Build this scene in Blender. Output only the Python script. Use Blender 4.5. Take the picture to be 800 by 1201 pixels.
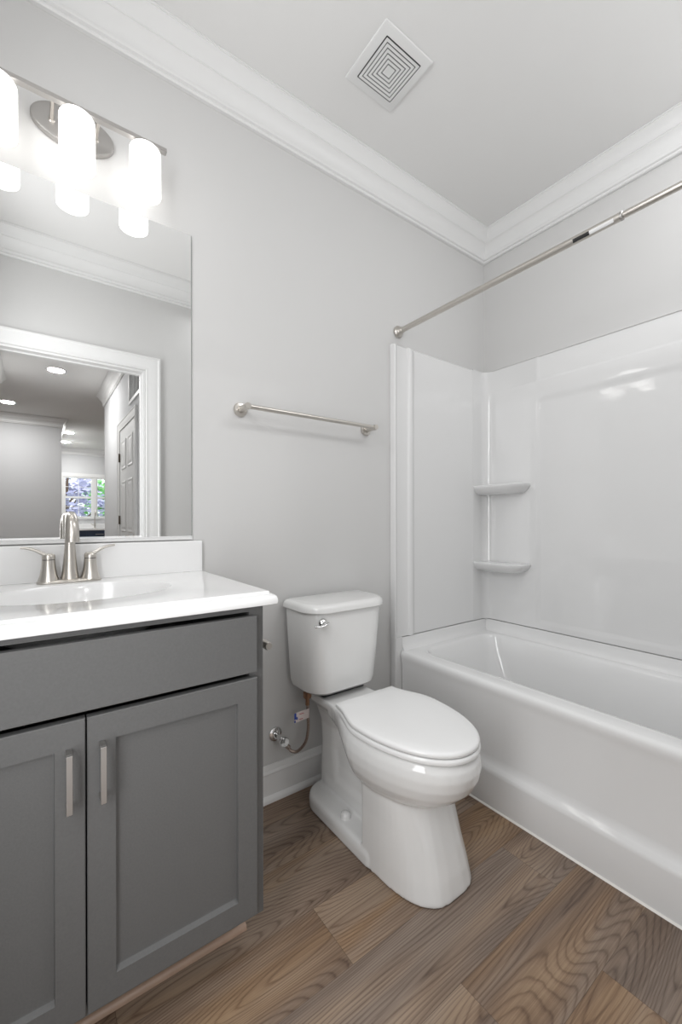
import bpy, bmesh, math, random
from mathutils import Vector, Matrix
from mathutils import noise as mnoise
random.seed(4)
for o in list(bpy.data.objects): bpy.data.objects.remove(o, do_unlink=True)
SC = bpy.context.scene
COL = SC.collection
PI = math.pi

# ------------------------------------------------------------------ camera
F, YAW, ROLL, V0, CAMH = 492.42, .6291, -.0021, 609.58, 1.098
cam_d = bpy.data.cameras.new('camera'); cam = bpy.data.objects.new('camera', cam_d); COL.objects.link(cam)
cam_d.sensor_fit = 'HORIZONTAL'; cam_d.sensor_width = 36.0; cam_d.lens = F/800*36
cam_d.shift_y = (V0-600.5)/800; cam_d.clip_start = .01; cam_d.clip_end = 200
fw = Vector((math.sin(YAW), math.cos(YAW), 0)); rt = Vector((math.cos(YAW), -math.sin(YAW), 0)); up = Vector((0,0,1))
r2 = rt*math.cos(ROLL)+up*math.sin(ROLL); u2 = up*math.cos(ROLL)-rt*math.sin(ROLL)
M = Matrix(((r2.x,u2.x,-fw.x,0),(r2.y,u2.y,-fw.y,-1.5),(r2.z,u2.z,-fw.z,CAMH),(0,0,0,1)))
cam.matrix_world = M
SC.camera = cam

# ------------------------------------------------------------------ world, lights, exposure
W = bpy.data.worlds.new('sky'); SC.world = W; W.use_nodes = True
bg = W.node_tree.nodes['Background']; bg.inputs[0].default_value = (.85,.92,1,1); bg.inputs[1].default_value = 3.0
SC.view_settings.view_transform = 'Standard'; SC.view_settings.look = 'None'
SC.view_settings.exposure = 0.0; SC.view_settings.gamma = 1.0; SC.view_settings.use_curve_mapping = False
SHADE_EMIT = 2.5
HALL_W = 18.0
def area(name, loc, rot, sx, sy, w, col=(1,1,1)):
    l = bpy.data.lights.new(name, 'AREA'); l.shape = 'RECTANGLE'; l.size = sx; l.size_y = sy; l.energy = w; l.color = col
    o = bpy.data.objects.new(name, l); COL.objects.link(o); o.location = loc; o.rotation_euler = rot
    return o
# added fill lights by the left wall, doorway and ceiling, with no real source
LC = (.985,.99,1.0)
area('fill_light', (-.305,-1.12,1.25), (math.radians(90),0,math.radians(-90)), .40, 1.50, 13.5, LC)
area('fill_light', (-.305,-.86,2.15), (math.radians(90),0,math.radians(-90)), .60, .60, 6, LC)
area('fill_light', (.20,-1.56,.52), (math.radians(90),0,0), .74, .95, 1.3, LC)
area('fill_light', (1.50,-1.37,2.62), (math.radians(28),0,0), 1.1, .24, 7.5, LC)

# ------------------------------------------------------------------ materials
def mat(name, col, rough=.5, metal=0, coat=0, spec=.5, emit=None, estr=0):
    m = bpy.data.materials.new(name); m.use_nodes = True
    b = m.node_tree.nodes['Principled BSDF']
    b.inputs['Base Color'].default_value = (*col,1); b.inputs['Roughness'].default_value = rough
    b.inputs['Metallic'].default_value = metal; b.inputs['Coat Weight'].default_value = coat
    b.inputs['Specular IOR Level'].default_value = spec
    if emit: b.inputs['Emission Color'].default_value = (*emit,1); b.inputs['Emission Strength'].default_value = estr
    return m
def add_bump(m, scale, strength, dist=.002, detail=3, vary=0):
    nt = m.node_tree; N = nt.nodes; L = nt.links; b = N['Principled BSDF']
    tc = N.new('ShaderNodeTexCoord'); n = N.new('ShaderNodeTexNoise'); n.inputs['Scale'].default_value = scale; n.inputs['Detail'].default_value = detail
    bp = N.new('ShaderNodeBump'); bp.inputs['Strength'].default_value = strength; bp.inputs['Distance'].default_value = dist
    L.new(tc.outputs['Object'], n.inputs['Vector']); L.new(n.outputs['Fac'], bp.inputs['Height']); L.new(bp.outputs['Normal'], b.inputs['Normal'])
    if vary:
        c = b.inputs['Base Color'].default_value[:]
        mx = N.new('ShaderNodeMix'); mx.data_type = 'RGBA'
        mx.inputs[6].default_value = (*[x*(1-vary) for x in c[:3]],1); mx.inputs[7].default_value = (*[min(1,x*(1+vary)) for x in c[:3]],1)
        L.new(n.outputs['Fac'], mx.inputs[0]); L.new(mx.outputs[2], b.inputs['Base Color'])
    return m
M_wall = add_bump(mat('wall_paint', (.612,.609,.602), .75, spec=.25), 180, .12, .001)
M_ceil = add_bump(mat('ceiling_paint', (.80,.797,.788), .85, spec=.2), 120, .12, .001)
M_trim = add_bump(mat('trim_paint', (.765,.765,.76), .42), 60, .03, .0006)
M_acry = add_bump(mat('white_acrylic', (.79,.79,.787), .09, coat=.3), 5, .05, .004, 2)
M_acrys = add_bump(mat('white_acrylic_side', (.735,.735,.732), .16, spec=.35), 5, .05, .004, 2)
M_acryw = add_bump(mat('white_acrylic_panel', (.735,.735,.732), .08, coat=.8), 6.5, .75, .004, 1)
M_cer = add_bump(mat('white_ceramic', (.80,.80,.79), .07, coat=.4), 6, .02, .002, 1)
M_seat = add_bump(mat('seat_plastic', (.86,.86,.855), .25), 30, .01, .0005)
M_marble = add_bump(mat('cultured_marble', (.865,.865,.862), .14, coat=.3), 3, .02, .001, 4, vary=.02)
M_cab = add_bump(mat('grey_cabinet_paint', (.122,.122,.121), .42, spec=.4), 240, .35, .0006, 2, vary=.10)
M_nick = add_bump(mat('brushed_nickel', (.60,.57,.53), .30, metal=1), 300, .05, .0004)
M_nickd = add_bump(mat('pull_nickel', (.47,.455,.44), .38, metal=1), 300, .05, .0004)
M_chr = add_bump(mat('chrome', (.80,.80,.80), .08, metal=1), 90, .02, .0003)
M_mirror = add_bump(mat('mirror_silver', (.93,.935,.93), .0, metal=1), 1, 0, .0001)
M_medge = mat('mirror_edge', (.30,.33,.31), .2)
M_dark = add_bump(mat('dark_gap', (.03,.03,.03), .7), 50, .05)
M_black = add_bump(mat('black_sticker', (.02,.02,.02), .35), 50, .02)
M_white = add_bump(mat('white_sticker', (.80,.80,.80), .4), 50, .02)
M_tag = add_bump(mat('paper_tag', (.70,.62,.60), .6), 220, .1, .0005, 2, vary=.15)
M_blue = add_bump(mat('blue_print', (.03,.07,.32), .5), 50, .02)
M_red = add_bump(mat('red_print', (.50,.12,.12), .5), 50, .02)
M_braid = mat('braided_hose', (.42,.33,.28), .35, metal=.8)
nt = M_braid.node_tree; wv = nt.nodes.new('ShaderNodeTexVoronoi'); wv.inputs['Scale'].default_value = 420
tc = nt.nodes.new('ShaderNodeTexCoord'); rp = nt.nodes.new('ShaderNodeValToRGB'); rp.color_ramp.elements[0].color = (.62,.52,.46,1); rp.color_ramp.elements[1].color = (.14,.09,.07,1)
nt.links.new(tc.outputs['Object'], wv.inputs['Vector']); nt.links.new(wv.outputs['Distance'], rp.inputs[0]); nt.links.new(rp.outputs[0], nt.nodes['Principled BSDF'].inputs['Base Color'])
M_brass = add_bump(mat('copper_fitting', (.34,.20,.13), .35, metal=.9), 90, .05)
M_shade = mat('frosted_shade', (.95,.95,.94), .35, emit=(1,.985,.965), estr=SHADE_EMIT)
M_lamp = mat('downlight_lens', (.95,.95,.95), .4, emit=(1,.97,.93), estr=14)
M_navy = add_bump(mat('navy_paint', (.022,.035,.065), .4), 60, .05)
M_door = add_bump(mat('door_paint', (.74,.74,.73), .4), 80, .05, .0006)
M_bronze = add_bump(mat('dark_bronze', (.12,.10,.08), .35, metal=.9), 80, .05)
M_hwall = add_bump(mat('hall_paint', (.63,.634,.642), .75, spec=.25), 180, .1, .001)
M_caulk = add_bump(mat('caulk', (.86,.84,.80), .5), 90, .1, .0006)
M_glass = bpy.data.materials.new('window_glass'); M_glass.use_nodes = True
gb = M_glass.node_tree.nodes['Principled BSDF']; gb.inputs['Transmission Weight'].default_value = 1; gb.inputs['Roughness'].default_value = 0; gb.inputs['IOR'].default_value = 1.05
M_bark = add_bump(mat('bark', (.16,.11,.08), .9), 20, .5, .02, vary=.3)
def leafmat(name, a, b):
    m = mat(name, a, .6); nt = m.node_tree; n = nt.nodes.new('ShaderNodeTexNoise'); n.inputs['Scale'].default_value = 3
    t = nt.nodes.new('ShaderNodeTexCoord'); mx = nt.nodes.new('ShaderNodeMix'); mx.data_type = 'RGBA'
    mx.inputs[6].default_value = (*a,1); mx.inputs[7].default_value = (*b,1)
    nt.links.new(t.outputs['Object'], n.inputs['Vector']); nt.links.new(n.outputs['Fac'], mx.inputs[0]); nt.links.new(mx.outputs[2], nt.nodes['Principled BSDF'].inputs['Base Color'])
    return m
M_leafg = leafmat('green_leaves', (.16,.45,.14), (.40,.75,.30))
M_leafp = leafmat('purple_leaves', (.28,.30,.45), (.62,.58,.74))
M_grass = add_bump(mat('lawn', (.12,.25,.06), .9), 30, .3, .02, vary=.3)

def wood_material(name, light=0.0, planks=True):
    m = bpy.data.materials.new(name); m.use_nodes = True
    nt = m.node_tree; N = nt.nodes; L = nt.links; b = N['Principled BSDF']
    def nd(t, **k):
        n = N.new(t)
        for a, v in k.items(): setattr(n, a, v)
        return n
    def mth(op, a, c=None, d=None):
        n = nd('ShaderNodeMath', operation=op)
        for i, v in enumerate((a, c, d)):
            if v is None: continue
            if isinstance(v, (int,float)): n.inputs[i].default_value = v
            else: L.new(v, n.inputs[i])
        return n.outputs[0]
    tc = nd('ShaderNodeTexCoord'); sp = nd('ShaderNodeSeparateXYZ'); L.new(tc.outputs['Object'], sp.inputs[0])
    x, y = sp.outputs[0], sp.outputs[1]
    PW, PL = .184, 1.22
    row = mth('FLOOR', mth('DIVIDE', mth('ADD', y, .862), PW))
    fy = mth('FRACT', mth('DIVIDE', mth('ADD', y, .862), PW))
    # row offsets: the joints seen in the photo lie at x=.813 (row -1) and x=1.114 (row -2)
    off = mth('ADD', mth('ADD', mth('MULTIPLY', mth('MULTIPLY', row, row), .0702), mth('MULTIPLY', row, -.0905)), mth('ADD', .6523, mth('MULTIPLY', mth('ADD', mth('COMPARE', row, 0.0, .1), mth('COMPARE', row, 2.0, .1)), .61)))
    xs = mth('DIVIDE', mth('SUBTRACT', x, off), PL)
    colm = mth('FLOOR', xs); fx = mth('FRACT', xs)
    cell = nd('ShaderNodeCombineXYZ'); L.new(row, cell.inputs[0]); L.new(colm, cell.inputs[1])
    wn = nd('ShaderNodeTexWhiteNoise', noise_dimensions='3D'); L.new(cell.outputs[0], wn.inputs['Vector'])
    rnd = nd('ShaderNodeSeparateColor'); L.new(wn.outputs['Color'], rnd.inputs[0])
    r1, r2_, r3 = rnd.outputs[0], rnd.outputs[1], rnd.outputs[2]
    # local plank coordinates shifted at random
    px = mth('ADD', x, mth('MULTIPLY', r1, 37.0)); py = mth('ADD', y, mth('MULTIPLY', r2_, 23.0))
    def vec(a, sx, bb, sy, z=0):
        c = nd('ShaderNodeCombineXYZ'); L.new(mth('MULTIPLY', a, sx), c.inputs[0]); L.new(mth('MULTIPLY', bb, sy), c.inputs[1]); c.inputs[2].default_value = z
        return c.outputs[0]
    # cathedral grain: contour lines of a stretched noise field
    n1 = nd('ShaderNodeTexNoise'); n1.inputs['Scale'].default_value = 1; n1.inputs['Detail'].default_value = .6; n1.inputs['Roughness'].default_value = .4
    L.new(vec(px, .95, py, 7.0), n1.inputs['Vector'])
    n1b = nd('ShaderNodeTexNoise'); n1b.inputs['Scale'].default_value = 1; n1b.inputs['Detail'].default_value = 4
    L.new(vec(px, 9, py, 60, 3), n1b.inputs['Vector'])
    fld = mth('ADD', mth('MULTIPLY', n1.outputs['Fac'], 40.0), mth('MULTIPLY', n1b.outputs['Fac'], .6))
    rings = mth('FRACT', fld)
    rg = nd('ShaderNodeValToRGB'); L.new(rings, rg.inputs[0]); cr = rg.color_ramp
    cr.elements[0].position = 0; cr.elements[0].color = (.0,.0,.0,1); cr.elements[1].position = 1; cr.elements[1].color = (0.10,)*3+(1,)
    e = cr.elements.new(.18); e.color = (.72,)*3+(1,); e = cr.elements.new(.45); e.color = (1,1,1,1); e = cr.elements.new(.86); e.color = (.80,)*3+(1,)
    # fine straight fibres
    n2 = nd('ShaderNodeTexNoise'); n2.inputs['Scale'].default_value = 1; n2.inputs['Detail'].default_value = 5; n2.inputs['Roughness'].default_value = .65
    L.new(vec(px, 3.5, py, 210, 7), n2.inputs['Vector'])
    n3 = nd('ShaderNodeTexNoise'); n3.inputs['Scale'].default_value = 1; n3.inputs['Detail'].default_value = 2
    L.new(vec(px, 1.6, py, 9, 11), n3.inputs['Vector'])
    v = mth('ADD', mth('MULTIPLY', rg.outputs[0], .17), mth('ADD', mth('MULTIPLY', n2.outputs['Fac'], .42), mth('MULTIPLY_ADD', n3.outputs['Fac'], .56, .15)))
    v = mth('ADD', v, mth('MULTIPLY', mth('SUBTRACT', r3, .5), .06))
    ramp = nd('ShaderNodeValToRGB'); L.new(v, ramp.inputs[0]); cr = ramp.color_ramp
    k = 1+light
    cols = [(.38,(.050,.030,.020)),(.58,(.115,.072,.048)),(.74,(.205,.140,.098)),(.92,(.34,.255,.185))]
    cr.elements[0].position = cols[0][0]; cr.elements[0].color = (*[c*k for c in cols[0][1]],1)
    cr.elements[1].position = cols[3][0]; cr.elements[1].color = (*[c*k for c in cols[3][1]],1)
    for p, c in cols[1:3]: e = cr.elements.new(p); e.color = (*[q*k for q in c],1)
    # some planks more golden, some greyer
    n4 = nd('ShaderNodeTexNoise'); n4.inputs['Scale'].default_value = 1; n4.inputs['Detail'].default_value = 2
    L.new(vec(px, 1.2, py, 11, 19), n4.inputs['Vector'])
    gm = nd('ShaderNodeMix', data_type='RGBA', blend_type='MULTIPLY'); gm.inputs[7].default_value = (1.08,.97,.80,1); L.new(ramp.outputs[0], gm.inputs[6])
    gf = nd('ShaderNodeMapRange'); gf.inputs[1].default_value = .42; gf.inputs[2].default_value = .62; L.new(n4.outputs['Fac'], gf.inputs[0]); L.new(gf.outputs[0], gm.inputs[0])
    hs = nd('ShaderNodeHueSaturation'); L.new(gm.outputs[2], hs.inputs['Color'])
    L.new(mth('ADD', .76, mth('MULTIPLY', r2_, .26)), hs.inputs['Saturation'])
    # seams
    d1 = mth('MULTIPLY', mth('MINIMUM', fy, mth('SUBTRACT', 1.0, fy)), PW); d2 = mth('MULTIPLY', mth('MINIMUM', fx, mth('SUBTRACT', 1.0, fx)), PL)
    dm = mth('MINIMUM', d1, d2)
    seam = mth('LESS_THAN', dm, .0006)
    mx = nd('ShaderNodeMix', data_type='RGBA'); L.new(mth('MULTIPLY', seam, .55 if planks else 0.0), mx.inputs[0]); L.new(hs.outputs[0], mx.inputs[6]); mx.inputs[7].default_value = (.04,.026,.018,1)
    L.new(mx.outputs[2], b.inputs['Base Color'])
    b.inputs['Roughness'].default_value = .36; b.inputs['Specular IOR Level'].default_value = .42
    bp = nd('ShaderNodeBump'); bp.inputs['Strength'].default_value = .15; bp.inputs['Distance'].default_value = .0006
    L.new(v, bp.inputs['Height']); L.new(bp.outputs[0], b.inputs['Normal'])
    return m
M_floor = wood_material('vinyl_plank')
M_shoe = add_bump(mat('shoe_mould', (.36,.25,.185), .4), 40, .1, .0006, 3, vary=.12)

# ------------------------------------------------------------------ helpers
def link(name, bm, m, parent=None, smooth=False, bevel=0, seg=2, loc=None):
    bmesh.ops.recalc_face_normals(bm, faces=bm.faces)
    me = bpy.data.meshes.new(name); bm.to_mesh(me); bm.free()
    me.materials.append(m)
    o = bpy.data.objects.new(name, me); COL.objects.link(o)
    if smooth:
        for p in me.polygons: p.use_smooth = True
        try: me.set_sharp_from_angle(angle=math.radians(38 if smooth is True else smooth))
        except Exception: pass
    if bevel:
        md = o.modifiers.new('bevel','BEVEL'); md.width = bevel; md.segments = seg; md.limit_method = 'ANGLE'; md.angle_limit = math.radians(40); md.harden_normals = True
        for p in me.polygons: p.use_smooth = True
        try: me.set_sharp_from_angle(angle=math.radians(38))
        except Exception: pass
    if parent:
        o.parent = parent; o.matrix_parent_inverse = Matrix.Translation(-Vector(parent.location)) if parent.type == 'EMPTY' else Matrix()
    return o
def box(bm, x0, x1, y0, y1, z0, z1):
    vs = [bm.verts.new((x,y,z)) for z in (z0,z1) for x,y in ((x0,y0),(x1,y0),(x1,y1),(x0,y1))]
    for f in ((0,1,2,3),(4,5,6,7),(0,1,5,4),(1,2,6,5),(2,3,7,6),(3,0,4,7)): bm.faces.new([vs[i] for i in f])
    return vs
def B(*boxes):
    bm = bmesh.new()
    for b in boxes: box(bm, *b)
    return bm
def loft(bm, rings, cap=(True,True), closed=True):
    R = [[bm.verts.new(p) for p in r] for r in rings]
    n = len(R[0])
    for a, b in zip(R, R[1:]):
        for i in range(n if closed else n-1):
            j = (i+1) % n
            bm.faces.new((a[i],a[j],b[j],b[i]))
    if cap[0]: bm.faces.new(R[0][::-1])
    if cap[1]: bm.faces.new(R[-1])
    return R
def frame_axes(t):
    t = t.normalized(); a = Vector((0,0,1)) if abs(t.z) < .9 else Vector((1,0,0))
    u = t.cross(a).normalized(); return u, t.cross(u).normalized()
def lathe(bm, prof, o=(0,0,0), d=(0,0,1), n=40, cap=(True,True)):
    o = Vector(o); d = Vector(d).normalized(); u, v = frame_axes(d)
    loft(bm, [[o+d*h+u*(r*math.cos(2*PI*i/n))+v*(r*math.sin(2*PI*i/n)) for i in range(n)] for r, h in prof], cap)
    return bm
def tube(bm, pts, r, n=16, sub=1, squash=None):
    P = [Vector(p) for p in pts]
    if sub > 1 and len(P) > 2:
        Q = []
        rs = r if isinstance(r,(list,tuple)) else [r]*len(P); RR = []
        for i in range(len(P)-1):
            p0, p1, p2, p3 = P[max(i-1,0)], P[i], P[i+1], P[min(i+2,len(P)-1)]
            for k in range(sub):
                t = k/sub
                Q.append(.5*((2*p1)+(p2-p0)*t+(2*p0-5*p1+4*p2-p3)*t*t+(3*p1-p0-3*p2+p3)*t**3)); RR.append(rs[i]*(1-t)+rs[i+1]*t)
        Q.append(P[-1]); RR.append(rs[-1]); P = Q; r = RR
    rs = r if isinstance(r,(list,tuple)) else [r]*len(P)
    rings = []; u = None
    for i, p in enumerate(P):
        t = (P[min(i+1,len(P)-1)]-P[max(i-1,0)]).normalized()
        if u is None: u, v = frame_axes(t)
        else: u = (u-t*u.dot(t)).normalized(); v = t.cross(u).normalized()
        a, b = (rs[i], rs[i]) if squash is None else (rs[i], rs[i]*squash)
        rings.append([p+u*(a*math.cos(2*PI*k/n))+v*(b*math.sin(2*PI*k/n)) for k in range(n)])
    loft(bm, rings); return bm
def rrect(x0, x1, y0, y1, rf, rb, z, n=8):
    # rounded rectangle; rf radius of the two corners at y0 (front), rb at y1 (back)
    pts = []
    for cx, cy, r, a0 in ((x0+rf,y0+rf,rf,PI),(x1-rf,y0+rf,rf,1.5*PI),(x1-rb,y1-rb,rb,0),(x0+rb,y1-rb,rb,.5*PI)):
        for k in range(n+1):
            a = a0+.5*PI*k/n; pts.append((cx+r*math.cos(a), cy+r*math.sin(a), z))
    return pts
def empty(name, loc, label, cat, group=None):
    o = bpy.data.objects.new(name, None); COL.objects.link(o); o.location = loc; o.empty_display_size = .05
    return tag(o, label, cat, group)
def tag(o, label, cat, group=None):
    o['label'] = label; o['category'] = cat
    if group: o['group'] = group
    return o
def struct(o): o['kind'] = 'structure'; return o
def bake(o):
    dg = bpy.context.evaluated_depsgraph_get(); dg.update()
    me = bpy.data.meshes.new_from_object(o.evaluated_get(dg)); old = o.data
    o.modifiers.clear(); o.data = me; return o
def sweep(bm, prof, p0, p1, nrm, k0=0, k1=0):
    # prof: (out, z); straight run from p0 to p1 along a wall with inward normal nrm; k=1 inner mitre, -1 outer mitre, 0 square
    p0 = Vector((*p0,0)); p1 = Vector((*p1,0)); d = (p1-p0).normalized(); nn = Vector((*nrm,0))
    a = [p0+nn*o+d*(o*k0)+Vector((0,0,z)) for o, z in prof]; b = [p1+nn*o-d*(o*k1)+Vector((0,0,z)) for o, z in prof]
    loft(bm, [a,b]); return bm

CH = 2.733; XB = 2.1317; XL = -.31; YC = -1.53; WT = .11
# ------------------------------------------------------------------ room shell
struct(link('floor', B((-2.2,3.3,-10.0,.12,-.08,0)), M_floor))
struct(link('ceiling', B((-2.2,3.3,-10.0,.12,CH,CH+.08)), M_ceil))
struct(link('wall_back', B((XL-.1,XB+.1,0,.1,0,CH)), M_wall))
struct(link('wall_right', B((XB,XB+.1,YC-WT,0,0,CH)), M_wall))
struct(link('wall_left', B((XL-.1,XL,YC-WT,0,0,CH)), M_wall))
DX0, DX1, DZ = -.19, .590, 2.090     # the doorway
struct(link('wall_front', B((XL,DX0,YC-WT,YC,0,CH),(DX1,XB,YC-WT,YC,0,CH),(DX0,DX1,YC-WT,YC,DZ,CH)), M_wall))
# crown
CP = [(0,-.146),(.013,-.146),(.017,-.142),(.017,-.138),(.013,-.1345),(.013,-.1325),(.021,-.129),(.0225,-.124),(.0215,-.117),(.0195,-.1145),(.0195,-.112),(.021,-.100),(.025,-.088),(.031,-.077),(.038,-.068),(.045,-.061),(.0475,-.0595),(.0475,-.056),(.0505,-.0545),(.054,-.049),(.060,-.038),(.067,-.028),(.075,-.019),(.0815,-.013),(.0835,-.011),(.0835,-.007),(.087,-.0055),(.087,0),(0,0)]
CPz = [(a, CH+b-.0005) for a, b in CP]
def crown(n, p0, p1, nrm, k0=1, k1=1):
    bm = bmesh.new(); sweep(bm, CPz, p0, p1, nrm, k0, k1); return struct(link('trim_%d'%n, bm, M_trim, smooth=28))
crown(1, (XL,0), (XB,0), (0,-1)); crown(2, (XB,0), (XB,YC), (-1,0)); crown(3, (XB,YC), (XL,YC), (0,1)); crown(4, (XL,YC), (XL,0), (1,0))
# baseboard with shoe
BP = [(0,0),(.024,0),(.024,.008),(.021,.016),(.014,.022),(.012,.024),(.012,.104),(.015,.108),(.014,.113),(.009,.118),(.007,.128),(.004,.136),(0,.137)]
def baseb(nm, p0, p1, nrm, k0=0, k1=0):
    bm = bmesh.new(); sweep(bm, BP, p0, p1, nrm, k0, k1); return struct(link(nm, bm, M_trim, smooth=30))
baseb('baseboard_back', (.459,0), (1.386,0), (0,-1))
baseb('baseboard_front', (.69,YC), (1.386,YC), (0,1))
# doorway casing (bathroom side, hall side) and jamb
CAS = [(0,0),(.108,0),(.108,.018),(.094,.020),(.088,.016),(.074,.015),(.060,.013),(.036,.011),(.030,.009),(.012,.008),(.004,.010),(0,.008)]
def casing(n, x0, x1, zt, y, s, m=M_trim, w=1.0, xaxis=True, left=True):
    # s: which way it projects; runs around an opening x0..x1 up to zt
    bm = bmesh.new(); pr = [(a*w, b) for a, b in CAS]
    L_ = [];
    for (px, pz, dx, dz) in ((x0,0,-1,0),(x0,zt,-1,1),(x1,zt,1,1),(x1,0,1,0)):
        ring = []
        for a, b in pr:
            q = (px+dx*a, y+s*b, pz+dz*a)
            ring.append(q if xaxis else (q[1], q[0], q[2]))
        L_.append(ring)
    loft(bm, L_); return struct(link('trim_%d'%n, bm, m, smooth=25))
casing(5, DX0-.004, DX1+.004, DZ+.004, YC, 1, w=.81)
casing(6, DX0-.004, DX1+.004, DZ+.004, YC-WT, -1, w=.81)
bm = B((DX0,DX0+.012,YC-WT,YC,0,DZ),(DX1-.012,DX1,YC-WT,YC,0,DZ),(DX0+.012,DX1-.012,YC-WT,YC,DZ-.012,DZ),
       (DX0+.012,DX0+.022,YC-.075,YC-.045,0,DZ-.012),(DX1-.022,DX1-.012,YC-.075,YC-.045,0,DZ-.012),(DX0+.022,DX1-.022,YC-.075,YC-.045,DZ-.022,DZ-.012))
struct(link('door_1', bm, M_trim, bevel=.0015))

# ------------------------------------------------------------------ hall and kitchen behind the doorway
HR, HL = .735, -.36; H0 = YC-WT
struct(link('wall_hall_right', B((HR,HR+.1,-4.8,-3.53,0,CH),(HR,HR+.1,-2.69,H0,0,CH),(HR,HR+.1,-3.53,-2.69,2.04,CH)), M_hwall))
struct(link('wall_hall_left', B((HL-.1,HL,-3.56,H0,0,CH),(HL-.1,HL,-4.64,-4.42,0,CH),(HL-.1,HL,-4.42,-3.56,2.04,CH)), M_hwall))
struct(link('wall_hall_end', B((-2.1,.343,-6.75,-6.65,0,CH)), M_hwall))
struct(link('wall_hall_side', B((.243,.343,-9.8,-6.75,0,CH)), M_hwall))
struct(link('wall_hall_west', B((-2.1,-2.0,-6.65,-4.64,0,CH)), M_hwall))
struct(link('wall_hall_corner', B((-2.1,HL-.1,-4.64,-4.54,0,CH)), M_hwall))
struct(link('wall_kitchen_near', B((HR+.1,3.1,-4.8,-4.7,0,CH)), M_hwall))
struct(link('wall_kitchen_east', B((3.0,3.1,-9.8,-4.8,0,CH)), M_hwall))
WX0, WX1, WZ0, WZ1 = .50, 1.80, 1.16, 2.09
struct(link('wall_kitchen_far', B((.243,WX0,-9.9,-9.8,0,CH),(WX1,3.1,-9.9,-9.8,0,CH),(WX0,WX1,-9.9,-9.8,0,WZ0),(WX0,WX1,-9.9,-9.8,WZ1,CH)), M_hwall))
crown(7, (HR,H0), (HR,-4.8), (-1,0), 1, -1); crown(8, (HL,-4.64), (HL,H0), (1,0), -1, 1)
crown(9, (.343,-6.65), (-2.0,-6.65), (0,1), -1, 1); crown(10, (3.0,-9.8), (.343,-9.8), (0,1), 1, 1)
crown(11, (.343,-9.8), (.343,-6.65), (1,0), 1, -1); crown(12, (HL,H0), (HR,H0), (0,-1), 1, 1)
baseb('baseboard_hall', (-.30,-6.65), (.343,-6.65), (0,1))
# window
wf = bmesh.new()
xm0, xm1 = 1.065, 1.155
for b in ((WX0,WX1,-9.86,-9.80,WZ1-.03,WZ1),(WX0,WX1,-9.86,-9.80,WZ0,WZ0+.03),(WX0,WX0+.03,-9.86,-9.80,WZ0+.03,WZ1-.03),(WX1-.03,WX1,-9.86,-9.80,WZ0+.03,WZ1-.03),(xm0,xm1,-9.86,-9.80,WZ0+.03,WZ1-.03),
          (WX0-.07,WX1+.07,-9.80,-9.785,WZ1,WZ1+.08),(WX0-.07,WX0,-9.80,-9.785,WZ0,WZ1),(WX1,WX1+.07,-9.80,-9.785,WZ0,WZ1),(WX0-.09,WX1+.09,-9.80,-9.77,WZ0-.03,WZ0)): box(wf,*b)
win = struct(link('window_1', wf, M_trim))
for a, b in ((WX0+.03,xm0),(xm1,WX1-.03)):
    zm = (WZ0+WZ1)/2
    s = link('sash', B((a,b,-9.85,-9.815,zm-.025,zm+.02),(a,a+.02,-9.85,-9.815,WZ0+.03,zm-.025),(b-.02,b,-9.85,-9.815,WZ0+.03,zm-.025),(a,a+.02,-9.85,-9.815,zm+.02,WZ1-.03),(b-.02,b,-9.85,-9.815,zm+.02,WZ1-.03),
        ((a+b)/2-.006,(a+b)/2+.006,-9.838,-9.826,WZ0+.03,zm-.025),((a+b)/2-.006,(a+b)/2+.006,-9.838,-9.826,zm+.02,WZ1-.03),
        (a+.02,b-.02,-9.838,-9.828,WZ0+.24,WZ0+.25),(a+.02,b-.02,-9.838,-9.828,WZ1-.235,WZ1-.225)), M_trim, win)
    link('pane', B((a+.001,b-.001,-9.834,-9.831,WZ0+.031,WZ1-.031)), M_glass, s)
# six-panel hall door (right) and the one at left
def panel_door(nm, n, x, side, y0, y1, zt, m, hinge_y, handle_y, handle_z, lever_mat):
    # leaf in plane x, face towards side
    bm = B((x, x+.035, y0, y1, .01, zt)) if side < 0 else B((x-.035, x, y0, y1, .01, zt))
    leaf = struct(link(nm, bm, m))
    w = y1-y0; st = .11; pw = (w-3*st)/2
    for c in range(2):
        a = y0+st+c*(pw+st)
        for z0, z1 in ((.22,.82),(.98,1.50),(1.62,1.92)):
            bb = bmesh.new()
            def ring(i, d):
                X = x+side*d
                return [(X,a+i,z0+i),(X,a+pw-i,z0+i),(X,a+pw-i,z1-i),(X,a+i,z1-i)]
            loft(bb, [ring(0,.0005), ring(.006,.006), ring(.016,.006), ring(.026,-.004+.006), ring(.05,.007)], (True,True))
            link('door_panel', bb, m, leaf)
    return leaf
dl = panel_door('door_2', 2, HR-.002, -1, -3.522, -2.697, 2.035, M_door, 0,0,0,None)
for z in (1.76,1.10,.30):
    bm = bmesh.new(); lathe(bm, [(.010,-.045),(.010,.045)], (HR-.010,-3.524,z), (0,0,1), 12); link('hinge', bm, M_bronze, dl, smooth=True)
bm = bmesh.new(); lathe(bm, [(.028,0),(.028,.006),(.012,.012),(.010,.04),(.027,.05),(.027,.066),(.012,.072)], (HR-.002,-2.76,.94), (-1,0,0), 20); link('door_knob', bm, M_nick, dl, smooth=True)
def ccas(n, x, s, y0, y1, zt):
    bm = bmesh.new(); rings = []
    for (py, pz, dy, dz) in ((y0,0,-1,0),(y0,zt,-1,1),(y1,zt,1,1),(y1,0,1,0)):
        rings.append([(x+s*b, py+dy*a*.75, pz+dz*a*.75) for a, b in CAS])
    loft(bm, rings); return struct(link('trim_%d'%n, bm, M_door, smooth=25))
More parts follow.
